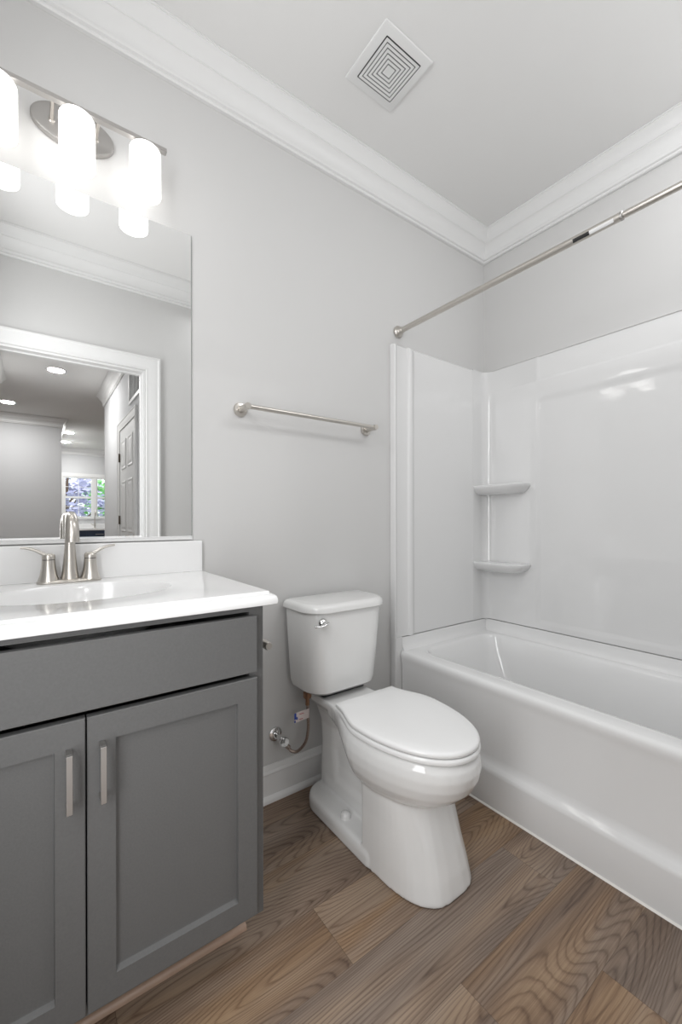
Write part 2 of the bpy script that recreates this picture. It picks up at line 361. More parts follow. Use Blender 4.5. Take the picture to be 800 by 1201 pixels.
ccas(13, HR, -1, -3.53, -2.69, 2.045); ccas(14, HL, 1, -4.43, -3.55, 2.045)
d3 = panel_door('door_3', 3, HL-.03, 1, -4.415, -3.565, 2.035, M_door, 0,0,0,None)
bm = bmesh.new(); lathe(bm, [(.03,0),(.03,.006),(.012,.010),(.011,.05)], (HL-.03,-4.34,.975), (1,0,0), 20)
tube(bm, [(HL+.015,-4.34,.975),(HL+.028,-4.33,.975),(HL+.032,-4.29,.978),(HL+.030,-4.22,.972)], [.010,.010,.008,.006], 12, 4); link('door_handle', bm, M_bronze, d3, smooth=True)
# return-air grille above the hall door
gr = empty('return_air_grille', (HR,-2.61,2.20), 'white louvred air grille above the six panel hall door, seen in the mirror', 'air vent')
link('frame', B((HR-.012,HR-.001,-2.97,-2.25,2.55,2.58),(HR-.012,HR-.001,-2.97,-2.25,2.20,2.23),(HR-.012,HR-.001,-2.97,-2.94,2.23,2.55),(HR-.012,HR-.001,-2.28,-2.25,2.23,2.55)), M_trim, gr)
link('louvres', B(*[(HR-.004,HR-.002,-2.935+.055*i,-2.935+.055*i+.022,2.23,2.55) for i in range(12)]), M_hwall, gr)
link('duct_backing', B((HR-.0018,HR-.0008,-2.94,-2.28,2.23,2.55)), M_dark, gr)
# downlights
dls = [(.185,-4.01,'nearest the bathroom door'),(-.307,-5.87,'over the left end of the hall'),(.507,-7.78,'second from the far window'),(.51,-8.92,'closest to the kitchen window')]
for i, (x, y, wh) in enumerate(dls):
    t = empty('recessed_downlight', (x,y,CH-.004), 'round glowing recessed ceiling light reflected in the mirror, '+wh, 'ceiling light', 'recessed lights in the hall ceiling')
    bm = bmesh.new(); lathe(bm, [(.098,.0035),(.098,0),(.092,-.004),(.080,-.004),(.079,.002)], (x,y,CH-.004), (0,0,1), 40); link('trim_ring', bm, M_trim, t, smooth=True)
    bm = bmesh.new(); lathe(bm, [(.078,-.0055),(.078,-.0042)], (x,y,CH-.004), (0,0,1), 40); link('lens', bm, M_lamp, t, smooth=True)
    l = bpy.data.lights.new('downlight', 'AREA'); l.shape = 'DISK'; l.size = .15; l.energy = HALL_W; l.color = (1,.99,.98)
    lo = bpy.data.objects.new('downlight', l); COL.objects.link(lo); lo.location = (x,y,CH-.012)
# kitchen run under the window
kb = empty('kitchen_cabinet', (1.6,-9.5,0), 'navy kitchen base cabinet under the far window, reflected in the mirror beside the faucet', 'cabinet')
link('body', B((.37,2.95,-9.775,-9.20,.10,.875)), M_navy, kb); link('plinth', B((.39,2.95,-9.775,-9.26,0,.10)), M_navy, kb)
for i in range(5):
    x0 = .38+i*.512
    d = link('cabinet_door', B((x0+.004,x0+.508,-9.20,-9.18,.12,.68),(x0+.004,x0+.508,-9.18,-9.174,.62,.68),(x0+.004,x0+.508,-9.18,-9.174,.12,.18),(x0+.004,x0+.064,-9.18,-9.174,.18,.62),(x0+.448,x0+.508,-9.18,-9.174,.18,.62)), M_navy, kb)
    d = link('drawer', B((x0+.004,x0+.508,-9.20,-9.178,.70,.862)), M_navy, kb)
    bm = bmesh.new(); tube(bm, [(x0+.18,-9.178,.79),(x0+.18,-9.15,.79),(x0+.33,-9.15,.79),(x0+.33,-9.178,.79)], .006, 8); link('drawer_pull', bm, M_nickd, d, smooth=True)
kc = tag(link('kitchen_worktop', B((.345,2.98,-9.795,-9.17,.876,.915),(.345,2.98,-9.795,-9.775,.915,1.02)), M_marble, bevel=.003), 'white kitchen worktop on the navy cabinets below the window, seen in the mirror', 'worktop')
kf = empty('kitchen_faucet', (1.10,-9.62,.915), 'gooseneck kitchen faucet on the far worktop before the window, in the mirror', 'faucet')
bm = bmesh.new(); lathe(bm, [(.03,0),(.028,.01),(.018,.02),(.016,.10)], (1.10,-9.62,.9155), (0,0,1), 20); link('base', bm, M_nick, kf, smooth=True)
bm = bmesh.new(); tube(bm, [(1.10,-9.62,1.01),(1.10,-9.62,1.22),(1.10,-9.59,1.30),(1.10,-9.52,1.33),(1.10,-9.45,1.28),(1.10,-9.44,1.20)], .012, 14, 5); link('spout', bm, M_nick, kf, smooth=True)
bm = bmesh.new(); tube(bm, [(1.10,-9.62,.98),(1.05,-9.60,.995),(1.02,-9.59,1.02)], .007, 10, 3); link('handle', bm, M_nick, kf, smooth=True)
# outside
struct(link('ground', B((-14,18,-40,-10.0,-1.3,-1.2)), M_grass))
def tree(x, y, h, r, m, label):
    t = empty('tree', (x,y,-1.2), label, 'tree')
    bm = bmesh.new(); tube(bm, [(x,y,-1.2),(x+.05,y,0),(x,y,h*.5),(x+.1,y,h)], [.16,.12,.09,.03], 10, 3)
    for k in range(5):
        a = k*1.3; tube(bm, [(x,y,h*.25+k*.15),(x+math.cos(a)*r*.5,y+math.sin(a)*r*.5,h*.45+k*.2),(x+math.cos(a)*r*.8,y+math.sin(a)*r*.8,h*.6+k*.2)], [.05,.03,.012], 6, 2)
    link('trunk', bm, M_bark, t, smooth=True)
    bm = bmesh.new(); rr = random.Random(int(x*100))
    for k in range(1500):
        while True:
            v = Vector((rr.uniform(-1,1),rr.uniform(-1,1),rr.uniform(-1,1)))
            if .2 < v.length < 1: break
        if mnoise.noise(v*2.3) < -.12: continue
        c = Vector((x,y,h*.55))+Vector((v.x*r,v.y*r,v.z*r*1.15)); s = rr.uniform(.05,.11)
        a = Vector((rr.uniform(-1,1),rr.uniform(-1,1),rr.uniform(-1,1))).normalized(); u, w = frame_axes(a)
        vs = [bm.verts.new(c+u*s*1.6), bm.verts.new(c+w*s*.7), bm.verts.new(c-u*s*1.6), bm.verts.new(c-w*s*.7)]
        bm.faces.new(vs)
    link('foliage', bm, m, t)
tree(.75,-14.6,2.6,1.2, M_leafp, 'purple leaved tree outside the far kitchen window, left of the green one')
tree(2.35,-16.9,3.2,1.0, M_leafg, 'bright green tree outside the far kitchen window')
tree(.2,-21.5,4.6,2.4, M_leafp, 'large mauve tree filling the background behind the far window')

# ================================================================== BATHROOM
# ------------------------------------------------------------------ tub
TX0, TX1 = 1.400, XB-.001; TY0, TY1 = YC+.002, -.002; RZ = .466
tub = empty('bathtub', (1.77,-.76,0), 'white alcove bathtub with a plain apron standing beside the toilet', 'bathtub')
bm = bmesh.new()
AP = [(1.400,.0005),(1.400,.128),(1.4015,.136),(1.406,.143),(1.418,.152),(1.428,.163),(1.432,.18),(1.432,.30),(1.4300,.40),(1.4245,.425),(1.4215,.437),(1.4210,.448),(1.4235,.457),(1.429,.4635),(1.437,.466),(1.468,.4665),(1.490,.4665)]
NB = 10
def tubring(x0, x1, y0, y1, r, z, n=NB): return rrect(x0, x1, y0, y1, r, r, z, n)
BX0, BX1, BY0, BY1 = 1.500, 2.065, TY0+.085, TY1-.075
rings = [tubring(BX0,BX1,BY0,BY1,.09,RZ), tubring(BX0+.006,BX1-.006,BY0+.006,BY1-.006,.084,RZ-.003), tubring(BX0+.014,BX1-.014,BY0+.015,BY1-.015,.077,RZ-.016),
         tubring(BX0+.022,BX1-.022,BY0+.04,BY1-.035,.075,.38), tubring(BX0+.035,BX1-.035,BY0+.09,BY1-.08,.10,.25), tubring(BX0+.05,BX1-.05,BY0+.14,BY1-.12,.11,.16),
         tubring(BX0+.075,BX1-.075,BY0+.19,BY1-.16,.12,.115), tubring(BX0+.13,BX1-.13,BY0+.26,BY1-.22,.11,.10)]
R = loft(bm, rings, (False,True))
# flat rim out to a rectangle
outer = []
n4 = len(R[0])
for i, v in enumerate(R[0]):
    x, y = v.co.x, v.co.y; k = i//(NB+1)
    t = (i % (NB+1))/NB
    if k == 0: c = (1.490+0*t, TY0); p = (1.490, BY0+.09-(BY0+.09-TY0)*min(1,2*t)) if t <= .5 else (1.490+(BX0+.09-1.490)*(2*t-1), TY0)
    elif k == 1: p = (BX1-.09+(TX1-.022-(BX1-.09))*min(1,2*t), TY0) if t <= .5 else (TX1-.022, TY0+(BY0+.09-TY0)*(2*t-1))
    elif k == 2: p = (TX1-.022, BY1-.09+(TY1-(BY1-.09))*min(1,2*t)) if t <= .5 else (TX1-.022-(TX1-.022-(BX1-.09))*(2*t-1), TY1)
    else: p = (BX0+.09-(BX0+.09-1.490)*min(1,2*t), TY1) if t <= .5 else (1.490, TY1-(TY1-(BY1-.09))*(2*t-1))
    outer.append(bm.verts.new((p[0], p[1], RZ+.0005)))
for i in range(n4):
    j = (i+1) % n4
    if (outer[i].co-outer[j].co).length > 1e-6: bm.faces.new((R[0][i],outer[i],outer[j],R[0][j]))
    else: bm.faces.new((R[0][i],outer[i],R[0][j]))
# apron swept along the front
loft(bm, [[(x,TY0+.031,z) for x, z in AP],[(x,TY1-.031,z) for x, z in AP]], (False,False), closed=False)
for ya, yb in ((TY0,TY0+.031),(TY1-.031,TY1)): loft(bm, [[(x,ya,z) for x, z in AP[:5]],[(x,yb,z) for x, z in AP[:5]]], (False,False), closed=False)
link('tub_shell', bm, M_acry, tub, smooth=50)
bm = bmesh.new(); lathe(bm, [(.03,0),(.03,.003),(.022,.004),(.018,.0015),(.001,.001)], (1.78,BY0+.33,.1005), (0,0,1), 24); link('drain', bm, M_nick, tub, smooth=True)
bm = bmesh.new(); sweep(bm, [(0,0),(.006,0),(.004,.003),(0,.005)], (TX0,TY0), (TX0,TY1), (-1,0)); link('caulk_line', bm, M_caulk, tub)
# raised tiling flange around three sides
bm = bmesh.new(); FP = [(0,-.002),(.045,-.002),(.040,.004),(.034,.014),(.031,.030),(.030,.060),(0,.060)]
FPz = [(a, RZ+b+.002) for a, b in FP]
sweep(bm, FPz, (1.4345,-.001), (TX1,-.001), (0,-1), 0, 1); sweep(bm, FPz, (TX1,-.001), (TX1,YC+.001), (-1,0), 1, 1); sweep(bm, FPz, (TX1,YC+.001), (1.4345,YC+.001), (0,1), 1, 0)
link('tub_flange', bm, M_acry, tub, smooth=40)

# ------------------------------------------------------------------ surround
sur = empty('tub_surround', (2.1,-.76,.53), 'glossy white moulded tub surround with corner shelves above the bathtub', 'shower surround')
SZ0, SZ1 = .531, 1.942
def sidepanel(s, y0, nm):
    # s=-1: on wall A facing -y;  profile in (x, depth)
    P = [(1.3855,0),(1.3855,.026),(1.3875,.031),(1.392,.033),(1.398,.031),(1.402,.027),(1.408,.0255),(1.470,.0255),(1.476,.027),(1.481,.033),(1.488,.036),(1.500,.036),(1.508,.034),(1.516,.027),(1.522,.0245),(1.530,.024),(1.975,.024),(1.985,.026),(1.996,.029)]
    bm = bmesh.new()
    loft(bm, [[(x, y0+s*d, z) for x, d in P] for z in (SZ0, SZ1-.006)]+[[(x, y0+s*max(0,d-.006), SZ1) for x, d in P]]+[[(x, y0+s*.0005, SZ1) for x, d in P]], (False,False), closed=False)
    return link(nm, bm, M_acrys, sur, smooth=35)
sidepanel(-1, -.0005, 'end_panel'); sidepanel(1, YC+.0005, 'end_panel')
# edge flange that runs down beside the tub to the floor
for yy, s in ((-.0005,-1),(YC+.0005,1)):
    bm = bmesh.new(); loft(bm, [[(1.3855,yy,z),(1.3855,yy+s*.026,z),(1.3875,yy+s*.031,z),(1.392,yy+s*.033,z),(1.398,yy+s*.031,z),(1.434,yy+s*.0305,z),(1.434,yy,z)] for z in (.1525,SZ0)])
    link('edge_strip', bm, M_acryw, sur, smooth=35)
# corner coves and long panel as one continuous moulding on the back wall
def backprof(z):
    # depth from wall B versus y, coves at both ends
    P = []
    dcorner = .030
    for k in range(9):
        a = PI/2*k/8; P.append((XB-.029-.107+.107*math.sin(a)*1.0 if 0 else None, None))
    return P
def bring(z, inset, top):
    pts = []
    c = .045
    ya, xb = -.0285, XB-.0245
    pts.append((1.990, ya-.0005, z)); pts.append((xb-c-.012, ya-.0005, z))
    for k in range(9):
        a = PI/2*k/8; pts.append((xb-c+c*math.sin(a), ya-c+c*math.cos(a), z))
    pts += [(xb, -.20, z), (xb, -.325, z), (xb-inset*.15, -.336, z), (xb-inset*.85, -.346, z), (xb-inset, -.358, z), (xb-inset, -.75, z)]
    # mirror about the middle of the tub
    ym = YC/2
    q = [(x, 2*ym-y, zz) for x, y, zz in pts]
    full = pts+q[::-1]
    if top: full = [(min(x+.02*top, XB-.0008) if y < -.06 and y > YC+.06 else x, y, zz) for x, y, zz in full]
    return full
bm = bmesh.new()
lv = [(SZ0,0,0),(.552,0,0),(.562,-.0015,0),(.574,-.0055,0),(.582,-.0065,0),(1.695,-.0065,0),(1.706,-.0058,0),(1.716,-.0035,0),(1.726,-.0012,0),(1.738,0,0),(1.810,0,0),(1.816,-.001,0),(1.821,-.0035,0),(1.827,-.004,0),(SZ1-.006,-.004,0),(SZ1-.001,-.007,0)]
rings = []
for z, ins, tp in lv:
    r = bring(z, ins, tp)
    if z > 1.815: r = [(x+.0035 if abs(x-(XB-.0245)) < 1e-6 and y < -.05 and y > YC+.05 else x, y, zz) for x, y, zz in r]
    rings.append(r)
# top cap back to the wall
rings.append([(min(XB-.0006, x+.0) if False else x, y, SZ1) for x, y, _ in bring(SZ1, -.002, 0)])
last = []
for x, y, z in rings[-1]:
    if y > -.035: last.append((x, -.0008, SZ1))
    elif y < YC+.035: last.append((x, YC+.0008, SZ1))
    elif y > -.08 and x < XB-.027: last.append((x+.02 if x+.02<XB else x, -.004, SZ1))
    elif y < YC+.08 and x < XB-.027: last.append((x+.02 if x+.02<XB else x, YC+.004, SZ1))
    else: last.append((XB-.0008, y, SZ1))
rings.append(last)
loft(bm, rings, (False,False), closed=False)
link('back_panel', bm, M_acryw, sur, smooth=32)
# shelves
def shelf(z, far=False):
    bm = bmesh.new(); Rg = []
    for dz, g in ((-.052,.052),(-.046,.034),(-.036,.020),(-.026,.010),(-.018,.004),(-.012,.001),(-.004,0),(-.001,.002),(0,.006)):
        x0, y0 = 1.992+g*.9, -.302+g
        x1, y1 = XB-.026, -.0265
        r = rrect(x0, x1, y0, y1, .012, .004, z+dz, 6)
        # big rounding on the open end of the shelf
        rr = []; rf = .055
        for k in range(9): a = PI+.5*PI*k/8; rr.append((x0+rf+rf*math.cos(a), y0+rf+rf*math.sin(a), z+dz))
        rr += [(x1, y0, z+dz), (x1, y1, z+dz), (x0+.0, y1, z+dz)]
        Rg.append(rr)
    loft(bm, Rg)
    if far: bmesh.ops.transform(bm, matrix=Matrix(((1,0,0,0),(0,-1,0,YC),(0,0,1,0),(0,0,0,1))), verts=bm.verts)
    return link('corner_shelf', bm, M_acryw, sur, smooth=40)
for z in (1.288,.862): shelf(z); shelf(z, True)

# ------------------------------------------------------------------ shower rod
rod = empty('shower_curtain_rod', (1.437,-.76,2.016), 'brushed nickel tension shower rod with a black and white sticker, above the tub', 'shower rod')
RX, RZZ = 1.437, 2.016
bm = bmesh.new(); lathe(bm, [(.0127,.02),(.0127,.971),(.0118,.972)], (RX,0,RZZ), (0,-1,0), 32); link('outer_tube', bm, M_nick, rod, smooth=True)
bm = bmesh.new(); lathe(bm, [(.0104,.965),(.0104,1.51)], (RX,0,RZZ), (0,-1,0), 32); link('inner_tube', bm, M_nick, rod, smooth=True)
bm = bmesh.new(); lathe(bm, [(.0128,.970),(.0136,.971),(.0136,.977),(.0106,.979)], (RX,0,RZZ), (0,-1,0), 32); link('collar', bm, M_nickd, rod, smooth=True)
for y, d in ((-.001,-1),(YC+.001,1)):
    bm = bmesh.new(); lathe(bm, [(.026,0),(.0285,.003),(.0285,.008),(.026,.013),(.019,.018),(.0155,.022),(.0145,.034),(.0128,.036)], (RX,y,RZZ), (0,d,0), 36); link('end_flange', bm, M_nick, rod, smooth=True)
def wrap(y0, y1, a0, a1, r, m, nm, n=10):
    bm = bmesh.new(); A = [a0+(a1-a0)*i/n for i in range(n+1)]
    o_ = [[(RX+rr*math.cos(a), y, RZZ+rr*math.sin(a)) for a in (A if rr > r else A)] for y in (y0,y1) for rr in (r,)]
    loft(bm, [[(RX+q*math.cos(a), y, RZZ+q*math.sin(a)) for q, AA in ((r,A),(r-.0004,A[::-1])) for a in AA] for y in (y0,y1)])
    return link(nm, bm, m, rod, smooth=True)
a0, a1 = math.radians(186), math.radians(238)
wrap(-.835,-.885,a0,a1,.0133,M_black,'black_label'); wrap(-.8855,-.955,a0,a1,.0133,M_white,'white_label')

# ------------------------------------------------------------------ towel bar
tb = empty('towel_bar', (.93,-.001,1.515), 'brushed nickel towel bar on the grey wall above the toilet', 'towel bar')
bm = bmesh.new(); tube(bm, [(.612,-.068,1.511),(1.238,-.068,1.511)], .0085, 24); link('rail', bm, M_nick, tb, smooth=True)
for x in (.622,1.230):
    bm = bmesh.new(); lathe(bm, [(.0255,0),(.0265,.002),(.0265,.006),(.0245,.009),(.0235,.011),(.0135,.0125),(.0125,.016),(.0115,.045),(.0120,.060),(.0125,.076),(.0110,.080)], (x,-.0008,1.511), (0,-1,0), 32); link('post', bm, M_nick, tb, smooth=True)

# ------------------------------------------------------------------ exhaust vent
ev = empty('exhaust_fan_grille', (1.038,-.372,CH), 'square white exhaust fan cover with concentric slots on the ceiling', 'exhaust fan')
vx, vy, hs = 1.036, -.375, .113
bm = bmesh.new(); loft(bm, [rrect(vx-a,vx+a,vy-a,vy+a,r,r,CH-z,3) for a, r, z in ((hs-.004,.004,.0005),(hs,.005,.006),(hs-.001,.005,.010),(hs-.006,.005,.0125))], (True,True))
link('cover_plate', bm, M_trim, ev, smooth=30)
bm = bmesh.new(); loft(bm, [rrect(vx-.0815,vx+.0815,vy-.0815,vy+.0815,.003,.003,CH-z,3) for z in (.0127,.0132)]); link('slot_backing', bm, M_dark, ev)
bm = bmesh.new()
bars = []
k = .0775
while k > .018:
    w = .0088
    a, b = k, k-w
    z0, z1 = CH-.0146, CH-.0134
    for q in ((vx-a,vx+a,vy-a,vy-b),(vx-a,vx+a,vy+b,vy+a),(vx-a,vx-b,vy-b,vy+b),(vx+b,vx+a,vy-b,vy+b)): box(bm,*q,z0,z1)
    k -= .0122
box(bm, vx-k, vx+k, vy-k, vy+k, CH-.0146, CH-.0134)
link('grille_louvre', bm, M_trim, ev)

# ------------------------------------------------------------------ mirror
mr = empty('wall_mirror', (.08,-.001,1.04), 'large frameless mirror on the wall above the sink', 'mirror')
link('mirror_glass', B((-.255,.4405,-.0065,-.0055,1.040,2.091)), M_mirror, mr)
link('mirror_backing', B((-.257,.443,-.0054,-.001,1.040,2.0915)), M_medge, mr)
link('bottom_channel', B((-.257,.443,-.010,-.001,1.0305,1.0392),(-.257,.443,-.010,-.0072,1.0392,1.043)), M_trim, mr, bevel=.0008)

# ------------------------------------------------------------------ vanity light
vl = empty('vanity_light', (.0975,-.001,2.26), 'three-light brushed nickel vanity fixture with frosted glass shades above the mirror', 'wall lamp')
bm = bmesh.new()
def ell(cx, cz, a, b, y, n=64, p=2.0): return [(cx+a*math.copysign(abs(math.cos(2*PI*i/n))**(2/p),math.cos(2*PI*i/n)), y, cz+b*math.copysign(abs(math.sin(2*PI*i/n))**(2/p),math.sin(2*PI*i/n))) for i in range(n)]
PZ = 2.268
loft(bm, [ell(.0955,PZ,.104,.056,-.001), ell(.0955,PZ,.107,.059,-.003), ell(.0955,PZ,.107,.059,-.014), ell(.0955,PZ,.105,.057,-.019), ell(.0955,PZ,.100,.052,-.0205)])
link('wall_plate', bm, M_nickd, vl, smooth=True)
for x in (.040,.151):
    bm = bmesh.new(); lathe(bm, [(.009,.019),(.009,.022),(.0052,.024),(.0052,.092)], (x,0,2.262), (0,-1,0), 20); link('support_arm', bm, M_nick, vl, smooth=True)
link('cross_bar', B((-.142,.337,-.109,-.091,2.2565,2.2685)), M_nickd, vl, bevel=.0012)
for i, x in enumerate((-.0805,.0975,.2755)):
    bm = bmesh.new(); lathe(bm, [(.012,.0),(.012,-.006),(.030,-.010),(.032,-.016),(.032,-.0165)], (x,-.1,2.2562), (0,0,1), 32); link('shade_cap', bm, M_nick, vl, smooth=True)
    bm = bmesh.new(); lathe(bm, [(.020,-.0172),(.036,-.0176),(.0415,-.0195),(.0438,-.0235),(.0445,-.03),(.0445,-.153),(.0440,-.1555),(.0425,-.1565),(.0410,-.1555),(.0405,-.153),(.0405,-.03),(.036,-.022),(.020,-.021)], (x,-.1,2.2562), (0,0,1), 48, cap=(False,False)); 
    s = link('lamp_shade', bm, M_shade, vl, smooth=True)
    bm = bmesh.new(); lathe(bm, [(.013,-.022),(.013,-.045),(.022,-.065),(.029,-.088),(.028,-.106),(.018,-.122),(.001,-.127)], (x,-.1,2.2562), (0,0,1), 24); link('bulb', bm, M_shade, s, smooth=True)

# ------------------------------------------------------------------ vanity cabinet
CX0, CX1, CYF = -.3065, .459, -.535
va = empty('vanity_cabinet', (.08,-.27,0), 'charcoal grey shaker vanity cabinet under the white sink top', 'cabinet')
bm = B((CX0,CX0+.016,CYF+.001,-.002,.125,.884),(CX1-.016,CX1,CYF+.001,-.002,.125,.884),(CX0+.016,CX1-.016,-.012,-.002,.125,.884),(CX0+.016,CX1-.016,CYF+.001,-.012,.125,.141),(CX0,CX1,-.425,-.002,.0005,.125))
link('carcass', bm, M_cab, va, bevel=.001)
link('toe_kick', B((CX0,CX1-.012,-.4275,-.4255,.001,.124)), M_cab, va)
# face frame, slightly proud
link('face_frame', B((CX0,CX0+.022,CYF-.001,CYF+.018,.122,.884),(CX1-.036,CX1,CYF-.001,CYF+.018,.122,.884),(CX0+.022,CX1-.036,CYF-.001,CYF+.018,.8735,.884),(CX0+.022,CX1-.036,CYF-.001,CYF+.018,.122,.146)), M_cab, va)
def shaker(x0, x1, z0, z1, yb, yf, st, rl):
    bm = bmesh.new()
    def ring(i, y): return [(x0+i,y,z0+i),(x1-i,y,z0+i),(x1-i,y,z1-i),(x0+i,y,z1-i)]
    def ring2(y, e=0, b=0): return [(x0+st+e,y,z0+rl+e+b),(x1-st-e,y,z0+rl+e+b),(x1-st-e,y,z1-rl-e),(x0+st+e,y,z1-rl-e)]
    loft(bm, [ring(0,yb), ring(0,yf+.0015), ring(.0015,yf), ring2(yf), ring2(yf+.0100,.0010,.0045), ring2(yf+.0105,.0025,.0055)], (True,True))
    return bm
DT, DB, XS = .7165, .142, .0785
dL = link('cabinet_door', shaker(-.292,XS-.0015,DB,DT,CYF-.002,CYF-.021,.049,.052), M_cab, va)
dR = link('cabinet_door', shaker(XS+.0015,.4345,DB,DT,CYF-.002,CYF-.021,.049,.052), M_cab, va)
df = link('false_drawer_front', B((-.292,.4345,CYF-.021,CYF-.002,.7295,.8655)), M_cab, va, bevel=.0015)
for d, x in ((dL,.0495),(dR,.1045)):
    bm = B((x-.0052,x+.0052,CYF-.052,CYF-.046,.557,.6655),(x-.0052,x+.0052,CYF-.046,CYF-.0212,.6575,.6655),(x-.0052,x+.0052,CYF-.046,CYF-.0212,.557,.565))
    link('pull_handle', bm, M_nickd, d, bevel=.0008)
bm = bmesh.new()
sweep(bm, [(0,.001),(.015,.001),(.0148,.005),(.013,.010),(.0095,.0145),(.005,.0165),(0,.017)], (CX1-.004,-.4276), (CX0,-.4276), (0,-1)); struct(link('trim_15', bm, M_shoe, smooth=50))

# ------------------------------------------------------------------ vanity top with bowl
vt = empty('sink_top', (.09,-.28,.885), 'white cultured marble sink top with oval bowl on the grey cabinet', 'sink')
X0, X1, Y0, Y1, TZ = -.309, .474, -.540, -.0025, .920
N = 128; cx, cy, ea, eb = .0945, -.262, .208, .152
def rectpt(th, x0, x1, y0, y1):
    dx, dy = math.cos(th), math.sin(th)
    t = min([(x1-cx)/dx if dx > 1e-9 else 9, (x0-cx)/dx if dx < -1e-9 else 9, (y1-cy)/dy if dy > 1e-9 else 9, (y0-cy)/dy if dy < -1e-9 else 9])
    return cx+dx*t, cy+dy*t
ths = sorted([2*PI*i/N for i in range(N)]+[math.atan2(y-cy,x-cx) % (2*PI) for x, y in ((X0,Y0),(X1,Y0),(X1,Y1),(X0,Y1))])
base = [rectpt(t, X0, X1, Y0, Y1) for t in ths]
def outring(e, z):
    out = []
    for x, y in base:
        ex = e if abs(x-X1) < 1e-6 else 0; ey = -e if abs(y-Y0) < 1e-6 else 0
        if ex and ey: ex *= .8; ey *= .8
        out.append((x+ex, y+ey, z))
    return out
def er(k, z, dy=0): return [(cx+ea*k*math.cos(t), cy+dy+eb*k*math.sin(t), z) for t in ths]
bm = bmesh.new()
loft(bm, [outring(0,TZ-.026), outring(.008,TZ-.0325), outring(.016,TZ-.0325), outring(.0195,TZ-.031), outring(.021,TZ-.026), outring(.0205,TZ-.019), outring(.0175,TZ-.0125), outring(.0125,TZ-.0085), outring(.0065,TZ-.0070), outring(.0020,TZ-.0068), outring(.0012,TZ-.0060), outring(.0008,TZ-.0016), outring(-.0012,TZ),
          er(1.035,TZ), er(1.015,TZ-.001), er(1.0,TZ-.005), er(.985,TZ-.014), er(.955,TZ-.035), er(.90,TZ-.07,.002), er(.80,TZ-.10,.004), er(.62,TZ-.125,.006), er(.40,TZ-.137,.008), er(.16,TZ-.142,.01), er(.11,TZ-.143,.01)], (False,False))
link('sink_deck', bm, M_marble, vt, smooth=35)
bm = bmesh.new(); loft(bm, [rrect(X0,X1-.001,-.0225,-.0022,.002,.001,z,3) for z in (TZ+.0004,TZ+.104)]+[rrect(X0,X1-.003,-.020,-.0022,.002,.001,TZ+.1065,3)]); link('backsplash', bm, M_marble, vt, smooth=30)
bm = bmesh.new(); lathe(bm, [(.024,-.146),(.0245,-.1415),(.021,-.1395),(.019,-.1405),(.018,-.139),(.012,-.137),(.001,-.1365)], (cx,cy+.01,TZ), (0,0,1), 28); link('drain', bm, M_nick, vt, smooth=True)

# ------------------------------------------------------------------ faucet
FX, FY, FZ = .0805, -.056, TZ+.0005
fc = empty('bathroom_faucet', (FX,FY,FZ), 'brushed nickel two-handle bathroom faucet behind the oval sink bowl', 'faucet')
bm = bmesh.new()
def stad(a, b, z):
    out = []
    for i in range(48):
        t = 2*PI*i/48; out.append((FX+(a-b)*(1 if math.cos(t) > 0 else -1)*min(1,abs(math.cos(t))*3)+b*math.cos(t), FY+b*math.sin(t), z))
    return out
loft(bm, [stad(.079,.027,FZ), stad(.080,.028,FZ+.002), stad(.0795,.0275,FZ+.005), stad(.075,.024,FZ+.008), stad(.070,.020,FZ+.010)])
link('base_plate', bm, M_nick, fc, smooth=True)
for s in (-1,1):
    hx = FX+s*.0508
    bm = bmesh.new(); lathe(bm, [(.0265,.006),(.0255,.010),(.0215,.022),(.0180,.040),(.0165,.056),(.0162,.0655)], (hx,FY,FZ), (0,0,1), 32); h = link('handle_base', bm, M_nick, fc, smooth=True)
    bm = bmesh.new(); lathe(bm, [(.0150,.0655),(.0150,.0672)], (hx,FY,FZ), (0,0,1), 24); link('seam_ring', bm, M_dark, h, smooth=True)
    bm = bmesh.new(); lathe(bm, [(.0163,.0673),(.0163,.074),(.0150,.080),(.0110,.0835),(.002,.0845)], (hx,FY,FZ), (0,0,1), 32)
    tube(bm, [(hx-s*.002,FY,FZ+.075),(hx+s*.014,FY,FZ+.084),(hx+s*.032,FY,FZ+.0945),(hx+s*.050,FY,FZ+.1005),(hx+s*.064,FY,FZ+.1020)], [.0125,.0105,.0085,.0078,.0060], 20, 4, squash=.5); link('lever', bm, M_nick, h, smooth=True)
bm = bmesh.new(); lathe(bm, [(.0235,.006),(.0225,.010),(.0200,.025),(.0175,.050),(.0150,.080),(.0135,.105),(.0128,.125)], (FX,FY,FZ), (0,0,1), 32); link('spout_body', bm, M_nick, fc, smooth=True)
bm = bmesh.new(); tube(bm, [(FX,FY,FZ+.123),(FX,FY-.001,FZ+.145),(FX,FY-.010,FZ+.170),(FX,FY-.034,FZ+.188),(FX,FY-.062,FZ+.185),(FX,FY-.083,FZ+.168),(FX,FY-.091,FZ+.142),(FX,FY-.093,FZ+.118)], [.0128,.0128,.0130,.0135,.0145,.0158,.0168,.0172], 28, 6); link('spout', bm, M_nick, fc, smooth=True)
bm = bmesh.new(); lathe(bm, [(.0045,0),(.0045,.035),(.008,.038),(.008,.044),(.002,.046)], (FX,FY+.019,FZ+.008), (0,0,1), 14); link('pop_up_rod', bm, M_nick, fc, smooth=True)

